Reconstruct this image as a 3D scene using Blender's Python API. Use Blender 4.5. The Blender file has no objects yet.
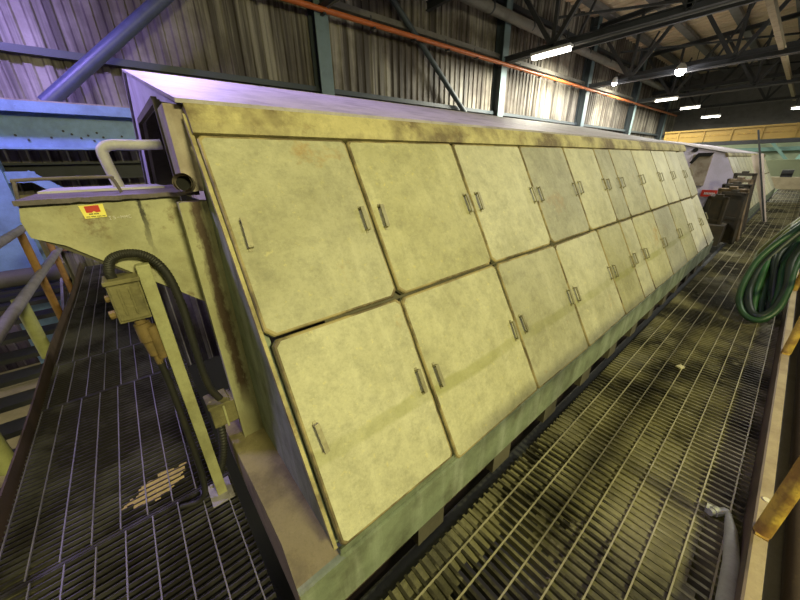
import bpy, bmesh, math, random
from mathutils import Vector, Matrix, noise
random.seed(7)
S = bpy.context.scene
COL = S.collection
PI = math.pi

# ------------------------------------------------------------------ camera
cd = bpy.data.cameras.new('camera')
cd.sensor_width = 36.0
cd.lens = 315.93/800*36.0
cd.clip_start = 0.03
cam = bpy.data.objects.new('camera', cd); COL.objects.link(cam)
Mx = Matrix(((0.6440, -0.2870, 0.7090), (0.7650, 0.2670, -0.5860), (-0.0210, 0.9200, 0.3920))).to_quaternion()
cam.matrix_world = Matrix.Translation((0, 0, 1.5)) @ Mx.to_matrix().to_4x4()
S.camera = cam
# ------------------------------------------------------------------ world, exposure
w = bpy.data.worlds.new('world'); S.world = w; w.use_nodes = True
bg = w.node_tree.nodes['Background']
bg.inputs[0].default_value = (0.62, 0.64, 0.66, 1); bg.inputs[1].default_value = 0.03
S.view_settings.view_transform = 'Standard'; S.view_settings.look = 'None'
S.view_settings.gamma = 1.0; S.view_settings.exposure = 0.0; S.view_settings.use_curve_mapping = False

# ------------------------------------------------------------------ lamps of the hall, and added unseen fill lights
def area(name, loc, target, size, sizey, power, color, spread=PI):
    l = bpy.data.lights.new(name, 'AREA'); l.shape = 'RECTANGLE'; l.size = size; l.size_y = sizey
    l.energy = power; l.color = color; l.spread = spread
    o = bpy.data.objects.new(name, l); COL.objects.link(o)
    o.location = loc
    o.rotation_euler = (Vector(target)-Vector(loc)).to_track_quat('-Z', 'Y').to_euler()
    return o
YEL = (1.0, 0.93, 0.43)
area('walkway_lamp', (4.0, 0.7, 3.6), (-0.7, 1.0, 0.7), 1.0, 0.4, 310, YEL)
area('walkway_lamp', (2.4, 5.5, 4.6), (-0.7, 5.5, 0.7), 1.4, 0.4, 100, (1.0, 0.96, 0.84))
area('walkway_lamp', (1.8, 9.8, 4.6), (-0.5, 11.0, 0), 1.4, 0.4, 130, (1.0, 0.97, 0.9))
area('walkway_lamp', (2.0, 18.5, 4.6), (-0.8, 17.5, 0.8), 1.4, 0.6, 190, (1.0, 1.0, 0.85))
area('end_walkway_lamp', (-0.2, -1.6, 3.6), (-1.6, 0.0, 0.9), 0.8, 0.3, 20, YEL)
area('violet_fill', (-4.6, -1.5, 5.2), (-8.0, -1.1, 2.8), 0.7, 0.4, 85, (0.40, 0.30, 1.0), math.radians(84))  # unseen violet light kept to the left wall and girder
area('violet_fill', (-3.6, -2.6, 4.4), (-2.8, 0.2, 1.8), 0.5, 0.3, 32, (0.46, 0.34, 1.0), math.radians(62))  # unseen fill, added to tint the wing sheet and end
area('violet_fill', (-5.5, 0.9, 4.3), (-2.3, 1.3, 1.9), 0.4, 0.4, 33, (0.52, 0.38, 1.0), math.radians(66))  # unseen fill, added to turn the hood roof lavender
area('stair_fill', (-5.2, -3.6, -0.5), (-5.2, -2.0, -1.6), 1.2, 0.2, 14, (1.0, 0.9, 0.65))  # unseen fill, added to brighten the planks under the stairs

# ------------------------------------------------------------------ mesh helpers
class MB:
    def __init__(s): s.v = []; s.f = []
    def add(s, vs, fs):
        b = len(s.v); s.v += [Vector(v) for v in vs]; s.f += [tuple(b+i for i in f) for f in fs]; return s
    def box(s, a, b):
        x0, y0, z0 = a; x1, y1, z1 = b
        return s.add([(x0,y0,z0),(x1,y0,z0),(x1,y1,z0),(x0,y1,z0),(x0,y0,z1),(x1,y0,z1),(x1,y1,z1),(x0,y1,z1)],
              [(0,3,2,1),(4,5,6,7),(0,1,5,4),(1,2,6,5),(2,3,7,6),(3,0,4,7)])
    def bar(s, p, q, wd, ht, up=(0,0,1)):
        p = Vector(p); q = Vector(q); d = (q-p).normalized(); up = Vector(up)
        if abs(d.dot(up)) > .98: up = Vector((1,0,0))
        r = d.cross(up).normalized()*wd/2; u = r.cross(d).normalized()*ht/2
        vs = []
        for c in (p, q): vs += [c-r-u, c+r-u, c+r+u, c-r+u]
        return s.add(vs, [(3,2,1,0),(4,5,6,7),(0,1,5,4),(1,2,6,5),(2,3,7,6),(3,0,4,7)])
    def ibeam(s, p, q, wd, ht, t=.02, up=(0,0,1)):
        p = Vector(p); q = Vector(q); d = (q-p).normalized(); up = Vector(up)
        if abs(d.dot(up)) > .98: up = Vector((1,0,0))
        r = d.cross(up).normalized(); u = r.cross(d).normalized()
        s.bar(p+u*(ht/2-t/2), q+u*(ht/2-t/2), wd, t, u); s.bar(p-u*(ht/2-t/2), q-u*(ht/2-t/2), wd, t, u)
        return s.bar(p, q, t*.7, ht-2*t, u)
    def tube(s, pts, rad, n=12, cap=True):
        pts = [Vector(p) for p in pts]; m = len(pts)
        rs = rad if isinstance(rad, (list, tuple)) else [rad]*m
        t0 = (pts[1]-pts[0]).normalized()
        a = Vector((0,0,1)) if abs(t0.z) < .9 else Vector((1,0,0))
        nn = t0.cross(a).normalized(); vs = []; prev = t0
        for i in range(m):
            t = (pts[min(i+1,m-1)]-pts[max(i-1,0)]).normalized()
            q = prev.rotation_difference(t); nn = q @ nn; nn = (nn - t*nn.dot(t)).normalized(); prev = t
            bb = t.cross(nn)
            for k in range(n):
                an = 2*PI*k/n; vs.append(pts[i]+(nn*math.cos(an)+bb*math.sin(an))*rs[i])
        fs = []
        for i in range(m-1):
            for k in range(n):
                k2 = (k+1) % n; fs.append((i*n+k, i*n+k2, (i+1)*n+k2, (i+1)*n+k))
        if cap: fs.append(tuple(range(n-1,-1,-1))); fs.append(tuple((m-1)*n+k for k in range(n)))
        return s.add(vs, fs)
    def prism(s, poly, d):          # poly: 3D points in a plane, extruded by d
        n = len(poly); P = [Vector(p) for p in poly]; D = Vector(d)
        fs = [tuple(range(n-1,-1,-1)), tuple(range(n,2*n))]
        for i in range(n): fs.append((i, (i+1)%n, n+(i+1)%n, n+i))
        return s.add(P+[p+D for p in P], fs)
    def build(s, name, m, parent=None, origin=None, smooth=False, bevel=0):
        base = WORLD.get(parent.name, Vector((0,0,0))) if parent else Vector((0,0,0))
        if origin is None:
            origin = base if parent else (Vector([sum(v[i] for v in s.v)/len(s.v) for i in range(3)]))
        origin = Vector(origin)
        me = bpy.data.meshes.new(name)
        me.from_pydata([tuple(v-origin) for v in s.v], [], s.f)
        bm = bmesh.new(); bm.from_mesh(me); bmesh.ops.recalc_face_normals(bm, faces=bm.faces); bm.to_mesh(me); bm.free()
        me.materials.append(m)
        o = bpy.data.objects.new(name, me); COL.objects.link(o)
        if parent: o.parent = parent
        o.location = origin-base; WORLD[o.name] = origin
        if smooth:
            me.polygons.foreach_set('use_smooth', [True]*len(me.polygons))
            try: me.set_sharp_from_angle(angle=0.7)
            except Exception: pass
        if bevel:
            md = o.modifiers.new('bevel', 'BEVEL'); md.width = bevel; md.segments = 2; md.limit_method = 'ANGLE'
        return o
WORLD = {}
def tag(o, label, cat, group=None):
    o['label'] = label; o['category'] = cat
    if group: o['group'] = group
    return o
def thing(name, loc, label, cat, group=None):
    o = bpy.data.objects.new(name, None); COL.objects.link(o); o.location = loc; o.empty_display_size = .1
    WORLD[o.name] = Vector(loc)
    return tag(o, label, cat, group)
def struct(o): o['kind'] = 'structure'; return o
def arc(pts, n=8):                   # Catmull-Rom through pts
    P = [Vector(p) for p in pts]; P = [P[0]*2-P[1]]+P+[P[-1]*2-P[-2]]; out = []
    for i in range(1, len(P)-2):
        for k in range(n):
            t = k/n; a,b,c,d = P[i-1],P[i],P[i+1],P[i+2]
            out.append(.5*((2*b)+(c-a)*t+(2*a-5*b+4*c-d)*t*t+(3*b-a-3*c+d)*t**3))
    out.append(P[-2]); return out

# ------------------------------------------------------------------ materials
def mat(name, base, dirt=None, dscale=3.0, damt=.5, thr=(.45,.65), rough=.6, metal=0.0, fine=.12, rust=None, rscale=2.0, rthr=(.62,.72),
        streak=None, sdir=(1,1,.12), sthr=(.5,.7), samt=.6, bump=.15, flake=None, fscale=14, fthr=(.6,.63), rand=0.0, band=None, drip=None, mott=0.0, mscale=5.0):
    m = bpy.data.materials.new(name); m.use_nodes = True; nt = m.node_tree; N = nt.nodes; L = nt.links
    b = N['Principled BSDF']; b.inputs['Roughness'].default_value = rough; b.inputs['Metallic'].default_value = metal
    tc = N.new('ShaderNodeTexCoord'); oi = N.new('ShaderNodeObjectInfo')
    mul = N.new('ShaderNodeMath'); mul.operation = 'MULTIPLY'; mul.inputs[1].default_value = 40; L.new(oi.outputs['Random'], mul.inputs[0])
    ad = N.new('ShaderNodeVectorMath'); ad.operation = 'ADD'; L.new(tc.outputs['Object'], ad.inputs[0]); L.new(mul.outputs[0], ad.inputs[1])
    vec = ad.outputs[0]
    def nz(scale, detail=6, rgh=.6, v=None):
        n = N.new('ShaderNodeTexNoise'); n.inputs['Scale'].default_value = scale; n.inputs['Detail'].default_value = detail
        n.inputs['Roughness'].default_value = rgh; L.new(v or vec, n.inputs['Vector']); return n.outputs['Fac']
    def ramp(f, a, bb, amt=1.0):
        r = N.new('ShaderNodeMapRange'); r.inputs[1].default_value = a; r.inputs[2].default_value = bb; r.inputs[4].default_value = amt
        L.new(f, r.inputs[0]); return r.outputs[0]
    def mix(c1, c2, f, mode='MIX'):
        x = N.new('ShaderNodeMix'); x.data_type = 'RGBA'; x.blend_type = mode
        if isinstance(f, float): x.inputs[0].default_value = f
        else: L.new(f, x.inputs[0])
        for s_, c in ((6, c1), (7, c2)):
            if isinstance(c, tuple): x.inputs[s_].default_value = (*c, 1)
            else: L.new(c, x.inputs[s_])
        return x.outputs[2]
    c = mix(base, tuple(min(1, k*1.25) for k in base), nz(40, 3))
    if dirt: c = mix(c, dirt, ramp(nz(dscale), thr[0], thr[1], damt))
    if streak:
        vm = N.new('ShaderNodeVectorMath'); vm.operation = 'MULTIPLY'; L.new(vec, vm.inputs[0]); vm.inputs[1].default_value = sdir
        c = mix(c, streak, ramp(nz(1.0, 5, .65, vm.outputs[0]), sthr[0], sthr[1], samt))
    if flake: c = mix(c, flake, ramp(nz(fscale, 8, .7), fthr[0], fthr[1], .75))
    if rust: c = mix(c, rust, ramp(nz(rscale, 8, .7), rthr[0], rthr[1], .85))
    if mott:
        c = mix(c, (.5,.5,.5), ramp(nz(6.5, 12, .78), .3, .7), 'OVERLAY') if False else mix(c, tuple(k*.30 for k in base), ramp(nz(mscale, 12, .78), .46, .72, mott))
        c = mix(c, tuple(min(1, k*1.55) for k in base), ramp(nz(mscale*1.8, 12, .85), .52, .68, mott*.75))
    if band:                          # a drip line of residue across the panel, at a height of its own
        sp = N.new('ShaderNodeSeparateXYZ'); L.new(tc.outputs['Object'], sp.inputs[0])
        nn = nz(9, 4); a = N.new('ShaderNodeMath'); a.operation = 'MULTIPLY_ADD'; L.new(nn, a.inputs[0]); a.inputs[1].default_value = .03; L.new(sp.outputs[1], a.inputs[2])
        d = N.new('ShaderNodeMath'); d.operation = 'SUBTRACT'; L.new(a.outputs[0], d.inputs[0]); d.inputs[1].default_value = band[0]+.015
        e = N.new('ShaderNodeMath'); e.operation = 'ABSOLUTE'; L.new(d.outputs[0], e.inputs[0])
        f = ramp(e.outputs[0], .034, .02, .55)
        g = N.new('ShaderNodeMath'); g.operation = 'MULTIPLY'; L.new(f, g.inputs[0]); L.new(ramp(nz(3, 5), .3, .6), g.inputs[1])
        c = mix(c, band[1], g.outputs[0])
    if drip:                          # a rust drip running down the part
        sp = N.new('ShaderNodeSeparateXYZ'); L.new(tc.outputs['Object'], sp.inputs[0])
        vm = N.new('ShaderNodeVectorMath'); vm.operation = 'MULTIPLY'; L.new(tc.outputs['Object'], vm.inputs[0]); vm.inputs[1].default_value = (30,30,12)
        nn = nz(1.0, 6, .7, vm.outputs[0]); a = N.new('ShaderNodeMath'); a.operation = 'MULTIPLY_ADD'; L.new(nn, a.inputs[0]); a.inputs[1].default_value = .05; L.new(sp.outputs[1], a.inputs[2])
        d = N.new('ShaderNodeMath'); d.operation = 'SUBTRACT'; L.new(a.outputs[0], d.inputs[0]); d.inputs[1].default_value = drip[0]+.025
        e = N.new('ShaderNodeMath'); e.operation = 'ABSOLUTE'; L.new(d.outputs[0], e.inputs[0])
        f = ramp(e.outputs[0], drip[1]*1.5, drip[1]*.6, .95); z = ramp(sp.outputs[2], drip[2]-.12, drip[2]+.05)
        g = N.new('ShaderNodeMath'); g.operation = 'MULTIPLY'; L.new(f, g.inputs[0]); L.new(z, g.inputs[1]); c = mix(c, drip[3], g.outputs[0])
    if fine: c = mix(c, tuple(k*.45 for k in base), ramp(nz(90, 5, .8), .5, .75, fine*3))
    if rand:
        h = N.new('ShaderNodeHueSaturation'); r = ramp(oi.outputs['Random'], 0, 1, 1); mr = N.new('ShaderNodeMapRange')
        mr.inputs[3].default_value = 1-rand; mr.inputs[4].default_value = 1+rand*.6; L.new(oi.outputs['Random'], mr.inputs[0])
        ms = N.new('ShaderNodeMapRange'); ms.inputs[3].default_value = 1.25; ms.inputs[4].default_value = .75
        m3 = N.new('ShaderNodeMath'); m3.operation = 'MULTIPLY'; m3.inputs[1].default_value = 7.3; L.new(oi.outputs['Random'], m3.inputs[0]); m4 = N.new('ShaderNodeMath'); m4.operation = 'FRACT'; L.new(m3.outputs[0], m4.inputs[0]); L.new(m4.outputs[0], ms.inputs[0]); L.new(ms.outputs[0], h.inputs['Saturation'])
        L.new(mr.outputs[0], h.inputs['Value']); L.new(c, h.inputs['Color']); c = h.outputs[0]
    L.new(c, b.inputs['Base Color'])
    if bump:
        bp = N.new('ShaderNodeBump'); bp.inputs['Strength'].default_value = bump; bp.inputs['Distance'].default_value = .02
        L.new(nz(25, 8, .7), bp.inputs['Height']); L.new(bp.outputs[0], b.inputs['Normal'])
    return m
def emit(name, col, st):
    m = bpy.data.materials.new(name); m.use_nodes = True; N = m.node_tree.nodes; b = N['Principled BSDF']
    b.inputs['Base Color'].default_value = (*col, 1); b.inputs['Emission Color'].default_value = (*col, 1); b.inputs['Emission Strength'].default_value = st
    return m
M = {}
M['door'] = mat('door paint', (.43,.415,.275), dirt=(.27,.255,.14), dscale=2.2, damt=.5, streak=(.62,.60,.42), sdir=(9,1.1,1), sthr=(.52,.72), samt=.55,
    flake=(.60,.55,.28), fscale=34, fthr=(.6,.66), rust=(.40,.24,.08), rscale=2.6, rthr=(.61,.72), rough=.55, rand=.2, bump=.3, mott=.5, mscale=13)
M['door_low'] = mat('lower door paint', (.43,.415,.275), dirt=(.27,.255,.14), dscale=2.2, damt=.5, streak=(.62,.60,.42), sdir=(9,1.1,1), sthr=(.52,.72), samt=.5,
    flake=(.60,.55,.28), fscale=34, fthr=(.6,.66), rust=(.40,.24,.08), rscale=2.6, rthr=(.62,.73), rough=.55, rand=.2, bump=.3, mott=.5, mscale=13, band=(-.06,(.27,.27,.09)))
M['door_pale'] = mat('pale panel', (.60,.58,.40), dirt=(.45,.42,.27), streak=(.7,.69,.55), sdir=(9,1.1,1), rough=.55, rand=.12, mott=.45)
M['door_edge'] = mat('worn panel edge', (.32,.26,.12), dirt=(.09,.065,.035), dscale=7, damt=.85, thr=(.45,.58), rough=.65, mott=.5)
M['handle'] = mat('handle steel', (.30,.28,.18), dirt=(.12,.09,.05), dscale=20, rough=.5, metal=.3)
M['fascia'] = mat('fascia paint', (.46,.41,.20), mott=.7, dirt=(.12,.08,.04), dscale=2.6, damt=.9, thr=(.44,.58), rust=(.30,.17,.06), rscale=5, rthr=(.58,.7), rough=.65, bump=.4)
M['roof_hood'] = mat('hood roof paint', mott=.7, base=(.38,.35,.36), dirt=(.16,.14,.13), dscale=4, damt=.6, thr=(.55,.7), flake=(.07,.06,.06), fscale=5, fthr=(.66,.7), rough=.6, bump=.2)
M['body'] = mat('body dark', (.10,.09,.06), dirt=(.03,.025,.02), rough=.8)
M['teal'] = mat('weathered teal paint', mott=.6, base=(.21,.25,.17), dirt=(.12,.13,.085), dscale=6, damt=.85, streak=(.50,.55,.46), sdir=(6,6,.5), rust=(.14,.12,.07), rscale=3, rthr=(.6,.75), rough=.6)
M['ledge'] = mat('dusty brown ledge', mott=.5, base=(.26,.22,.115), dirt=(.13,.10,.06), dscale=5, damt=.7, flake=(.42,.37,.26), fscale=18, fthr=(.66,.7), rough=.85, bump=.3)
M['olive'] = mat('olive green paint', mott=.5, base=(.40,.39,.24), dirt=(.22,.20,.10), dscale=3, damt=.75, rust=(.14,.08,.03), rscale=7, rthr=(.55,.66), streak=(.45,.38,.16), sdir=(5,5,.8), samt=.4, rough=.6, drip=(-3.56,.006,1.31,(.03,.025,.02)))
M['olive_rust'] = mat('rust streaked post paint', (.38,.37,.22), dirt=(.26,.23,.12), dscale=5, drip=(-3.404,.018,.55,(.06,.03,.018)), rust=(.12,.06,.03), rscale=6, rthr=(.62,.7), rough=.65)
M['post'] = mat('post paint', (.36,.355,.19), mott=.6, dirt=(.28,.26,.12), dscale=8, damt=.6, rust=(.13,.09,.04), rscale=12, rthr=(.64,.72), rough=.6)
M['box'] = mat('dusty junction box', (.19,.17,.08), dirt=(.08,.07,.035), dscale=10, damt=.8, flake=(.34,.30,.15), fscale=25, fthr=(.62,.67), rough=.75, bump=.5)
M['gland'] = mat('ochre gland', (.19,.13,.05), dirt=(.06,.045,.02), dscale=15, rough=.7, bump=.4)
M['rubber'] = mat('black rubber', (.018,.018,.017), dirt=(.04,.035,.025), dscale=12, damt=.5, rough=.55)
M['dark_plate'] = mat('dark crusted plate', (.13,.11,.11), dirt=(.05,.04,.035), dscale=9, rough=.7, bump=.5)
M['grey_paint'] = mat('grey paint', (.42,.41,.44), dirt=(.20,.18,.16), dscale=4, damt=.5, rust=(.10,.08,.07), rscale=7, rthr=(.66,.74), rough=.55)
M['lav'] = mat('pale grey end paint', (.60,.56,.76), dirt=(.40,.38,.42), dscale=2, damt=.4, rough=.55)
M['brown_grey'] = mat('brown grey paint', (.34,.29,.24), dirt=(.17,.12,.08), dscale=6, damt=.7, streak=(.48,.44,.42), sdir=(8,8,.6), samt=.5, rough=.6)
M['blue'] = mat('blue paint', mott=.4, base=(.22,.36,.60), dirt=(.14,.22,.36), dscale=3, damt=.5, rust=(.05,.05,.07), rscale=9, rthr=(.68,.72), rough=.5)
M['blue_pipe'] = mat('blue pipe paint', (.085,.10,.19), dirt=(.06,.07,.1), dscale=5, damt=.5, rough=.4)
M['rail'] = mat('handrail paint', (.34,.32,.36), dirt=(.16,.14,.14), dscale=7, rough=.45)
M['rail_orange'] = mat('rusty orange rail paint', (.36,.19,.05), dirt=(.18,.09,.04), dscale=7, damt=.7, rough=.6)
M['rail_yellow'] = mat('yellow rail paint', (.58,.40,.07), dirt=(.28,.14,.04), dscale=9, damt=.8, thr=(.42,.56), rust=(.16,.08,.03), rscale=10, rthr=(.6,.68), rough=.6, bump=.5)
M['rail_green'] = mat('olive rail paint', (.36,.37,.16), dirt=(.24,.23,.10), dscale=8, rough=.55)
M['toe'] = mat('brown toe board', (.12,.085,.06), dirt=(.06,.045,.03), dscale=5, damt=.7, rough=.5)
M['toe_light'] = mat('dusty kerb steel', (.36,.29,.17), dirt=(.22,.16,.09), dscale=6, damt=.6, flake=(.55,.5,.36), fscale=22, fthr=(.68,.7), rough=.7, bump=.3)
M['grate'] = mat('grating steel', (.24,.22,.12), dirt=(.022,.02,.014), dscale=1.7, damt=.95, thr=(.44,.57), mott=.6, flake=(.32,.31,.24), fscale=9, fthr=(.6,.68), rough=.45, metal=.35, bump=0)
M['grate_left'] = mat('dark grating steel', (.13,.126,.125), dirt=(.03,.025,.025), dscale=2.0, damt=.9, thr=(.44,.6), mott=.5, rough=.4, metal=.4, bump=0)
M['rod'] = mat('grating rod steel', (.40,.37,.25), dirt=(.2,.18,.13), dscale=4, rough=.4, metal=.3, bump=0)
M['rod_left'] = mat('grating rod steel dark', (.26,.25,.28), dirt=(.12,.12,.12), dscale=4, rough=.4, metal=.3, bump=0)
M['muck'] = mat('ore mud', (.21,.195,.105), dirt=(.045,.042,.028), dscale=2.2, damt=.9, thr=(.4,.6), flake=(.24,.23,.12), fscale=7, fthr=(.58,.7), rough=.85, bump=.5)
M['residue'] = mat('yellow residue', (.46,.36,.12), dirt=(.3,.23,.09), dscale=14, rough=.9, bump=.5)
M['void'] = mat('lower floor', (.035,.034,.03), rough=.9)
M['wall'] = mat('corrugated wall sheet', (.33,.305,.255), dirt=(.075,.055,.042), dscale=.45, damt=.85, thr=(.42,.58), streak=(.04,.03,.022), sdir=(2,4.2,.14), sthr=(.42,.58), samt=.9, rough=.6, bump=.1)
M['roof'] = mat('roof sheet', (.70,.57,.40), dirt=(.52,.42,.29), dscale=.5, rough=.7)
M['steel_dark'] = mat('dark roof steel', (.035,.038,.042), dirt=(.02,.02,.02), rough=.6)
M['purlin'] = mat('grey purlin', (.16,.155,.15), dirt=(.1,.095,.09), rough=.6)
M['col'] = mat('column paint shaded tone', (.05,.065,.075), dirt=(.05,.06,.07), dscale=2, rough=.5)  # darker copy of the column paint, shade put into the colour
M['col_lit'] = mat('column paint lit tone', (.14,.20,.22), dirt=(.08,.11,.12), dscale=2, rough=.5)  # lighter copy of the same paint, lamp light put into the colour
M['orange_pipe'] = mat('orange pipe paint', (.52,.14,.04), dirt=(.30,.09,.03), dscale=2, rough=.35)
M['vent'] = mat('grey vent pipe', (.15,.14,.12), dirt=(.09,.08,.07), rough=.6)
M['yellow'] = mat('crane girder yellow paint', (.40,.26,.05), dirt=(.42,.27,.06), dscale=1.2, damt=.6, rough=.5)
M['lamp'] = mat('lamp housing', (.5,.5,.5), rough=.4)
M['tube'] = emit('fluorescent tube', (1,.95,.80), 14)
M['flood'] = emit('flood lamp glass', (.95,.93,1), 40)
M['hose'] = mat('green hose', (.022,.075,.026), dirt=(.02,.05,.025), dscale=6, damt=.7, rough=.4, rand=.3)
M['hose2'] = mat('yellow green hose', (.16,.20,.045), dirt=(.08,.12,.03), dscale=6, damt=.6, rough=.45)
M['hose3'] = mat('dark hose', (.012,.022,.016), rough=.45)
M['pipe_grey'] = mat('grey plastic pipe', (.34,.35,.29), dirt=(.24,.24,.19), dscale=6, rough=.4)
M['lower_plate'] = mat('lower grey plate', (.36,.33,.34), dirt=(.26,.23,.22), dscale=4, rough=.6)
M['brown_pipe'] = mat('brown pipe', (.085,.06,.045), dirt=(.16,.11,.06), dscale=20, thr=(.6,.66), rough=.6)
M['stack'] = mat('dark steel panel', (.05,.045,.04), dirt=(.10,.075,.05), dscale=6, damt=.7, rough=.5)
M['stack2'] = mat('rusty frame steel', (.24,.18,.12), dirt=(.08,.055,.035), dscale=6, rough=.6)
M['pinkish'] = mat('pale pinkish board', (.68,.58,.54), dirt=(.5,.42,.4), dscale=3, rough=.6)
M['tread'] = mat('dark stair tread', (.055,.055,.065), dirt=(.03,.03,.03), rough=.5)
M['planks'] = mat('pale plank', (.42,.36,.22), dirt=(.3,.25,.15), dscale=4, rough=.7)
M['far_green'] = mat('pale green far wall', (.42,.50,.34), dirt=(.32,.38,.26), dscale=.4, rough=.7)
M['far_teal'] = mat('teal column paint', (.16,.30,.27), rough=.5)
M['sign_yellow'] = mat('yellow sign', (.80,.70,.14), rough=.5, fine=0, bump=0)
M['sign_red'] = mat('red sign print', (.50,.035,.02), rough=.5, fine=0, bump=0)
M['sign_black'] = mat('black sign print', (.03,.03,.03), rough=.5, fine=0, bump=0)
M['sign_pale'] = mat('pale sign', (.65,.62,.60), rough=.5, fine=0, bump=0)
M['black'] = mat('black opening', (.006,.006,.006), rough=.9, fine=0, bump=0)
M['scrap'] = mat('pale scrap', (.62,.58,.42), rough=.8)

# ================================================================== SETTING
XW = -8.0
# side wall of corrugated sheet
mb = MB(); ys = []; y = -6.0
prof = [(0, 0), (.10, 0), (.125, .035), (.205, .035)]
while y < 36:
    for dy, dx in prof: ys.append((y+dy, dx))
    y += .23
for z0, z1 in ((-3.0, 3.16), (3.16, 8.2)):
    vs = []; fs = []
    for (yy, dx) in ys: vs += [(XW+dx, yy, z0), (XW+dx, yy, z1)]
    for i in range(len(ys)-1): fs.append((2*i, 2*i+2, 2*i+3, 2*i+1))
    mb.add(vs, fs)
struct(mb.build('wall_left', M['wall'], origin=(XW, 0, 0)))
# far wall
mb = MB(); mb.box((XW, 36, -3), (8, 36.2, 3.3)); wf = struct(mb.build('wall_far', M['far_green'], origin=(0, 36, 0)))
mb = MB(); mb.box((XW, 36, 3.3), (8, 36.2, 9)); mb.build('cladding', M['purlin'], wf)
# ceiling (roof sheets, rising away from the wall, ribs running down the slope)
def roofz(x): return 7.3+(x-XW)*.06
mb = MB(); vs = []; fs = []; yy = -4.0; k = 0
while yy < 36.2:
    for dy, dz in ((0,0),(.2,0),(.24,.05),(.42,.05)):
        vs += [(XW, yy+dy, roofz(XW)+dz), (8, yy+dy, roofz(8)+dz)]
    yy += .46
for i in range(len(vs)//2-1): fs.append((2*i, 2*i+2, 2*i+3, 2*i+1))
mb.add(vs, fs); struct(mb.build('ceiling', M['roof'], origin=(0, 0, 7)))
# lower floor far below the gratings
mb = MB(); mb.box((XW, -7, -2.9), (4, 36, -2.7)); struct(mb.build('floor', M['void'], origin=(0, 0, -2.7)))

# gratings: bearing bars and cross rods
def grating(xa, xb, ya, yb, bars_along, pitch, rodpos, mbar, mrod, depth=.032, thick=.006):
    g = MB(); r = MB()
    if bars_along == 'x':
        n = int((yb-ya)/pitch)
        for i in range(n+1): y = ya+i*pitch; g.box((xa, y-thick/2, -depth), (xb, y+thick/2, 0))
        for x in rodpos:
            if xa < x < xb: r.box((x-.0028, ya, -.006), (x+.0028, yb, .003))
    else:
        n = int((xb-xa)/pitch)
        for i in range(n+1): x = xa+i*pitch; g.box((x-thick/2, ya, -depth), (x+thick/2, yb, 0))
        for y in rodpos:
            if ya < y < yb: r.box((xa, y-.0026, -.006), (xb, y+.0026, .003))
    return g, r
# right walkway floor
g, r = grating(-.566, .272, -.9, 34, 'x', .040, [-.58+.101*k for k in range(0, 10)], None, None, thick=.0125)
fr = struct(g.build('floor', M['grate'], origin=(0, 5, 0)))
rr = r.build('cross_rod_grid', M['rod'], fr)
# end walkway floor, in panels
seams = [-7.55, -5.2, -3.6, -2.9, -1.53, -.575]
gm = MB(); rm = MB()
for i in range(5):
    off = random.uniform(-.018, .018)
    g, r = grating(seams[i]+.012, seams[i+1]-.012, -.82, .045, 'y', .0335, [-.893+off+.1*k for k in range(11)], None, None, thick=.0055)
    gm.add(g.v, g.f); rm.add(r.v, r.f)
    gm.box((seams[i]-.006, -.82, -.035), (seams[i]+.006, .045, .001))
fl = struct(gm.build('floor', M['grate_left'], origin=(-3, -.4, 0)))
rl = rm.build('cross_rod_grid', M['rod_left'], fl)
# girders carrying the gratings (seen through them, below)
mb = MB(); mb.ibeam((-.60,-.5,-.17),(-.60,34,-.17),.08,.2,.01); mb.ibeam((.30,-.9,-.16),(.30,34,-.16),.07,.2,.01)
for y in range(0, 30, 2): mb.bar((-.57, y+.6, -.12), (.27, y+.6, -.12), .05, .12)
mb.ibeam((-7.6,-.80,-.15),(-.6,-.80,-.15),.06,.2,.01)
struct(mb.build('trim_1', M['steel_dark'], origin=(0, 2, -.1)))

# mud lodged in the gratings
def mud(xa, xb, ya, yb, step, fz):
    v = {}; vs = []; fs = []
    nx = int((xb-xa)/step); ny = int((yb-ya)/step)
    def vid(i, j):
        if (i,j) not in v:
            x = xa+i*step; y = ya+j*step; v[(i,j)] = len(vs); vs.append((x, y, fz(x, y)[0]))
        return v[(i,j)]
    for i in range(nx):
        for j in range(ny):
            if fz(xa+(i+.5)*step, ya+(j+.5)*step)[1]: fs.append((vid(i,j), vid(i+1,j), vid(i+1,j+1), vid(i,j+1)))
    return MB().add(vs, fs)
def fr_z(x, y):
    n = noise.fractal(Vector((x*2.2, y*1.5, 3.1)), 1.0, 2.0, 4); n2 = noise.noise(Vector((x*14, y*14, 1)))
    return (max(-.045, min(-.002, -.013+.024*n+.004*n2)), x < .13+.10*n and n > -.33)
o = mud(-.56, .27, -.3, 14, .03, fr_z).build('ore_mud', M['muck'], origin=(0, 3, 0)); o['kind'] = 'stuff'
tag(o, 'olive dusty mud lodged between the bars of the right walkway grating', 'mud')
def fl_z(x, y):
    n = noise.fractal(Vector((x*1.6+9, y*2.4, 7.7)), 1.0, 2.0, 4); n2 = noise.noise(Vector((x*14, y*14, 5)))
    edge = (-.50-y)*1.3 if x > -1.9 else 0.0
    mid = .45 if -3.0 < x < -1.9 else 0
    h = -.028+.02*n+.03*max(0, edge)+.012*mid+.004*n2
    return (max(-.05, min(-.004, h)), n+edge*2.2+mid*.5 > .42)
o = mud(-7.4, -.6, -.81, .02, .03, fl_z).build('ore_mud', M['muck'], origin=(-2, -.5, 0)); o['kind'] = 'stuff'
tag(o, 'dry brown mud caked along the outer side of the left walkway grating', 'mud')
def res_z(x, y):
    d = math.hypot((x+1.69)/.075+(y+.25)/.30, (y+.25)/.125)+.6*noise.noise(Vector((x*25, y*25, 2)))
    return (-.004+.003*noise.noise(Vector((x*40, y*40, 9))), d < 1)
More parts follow.
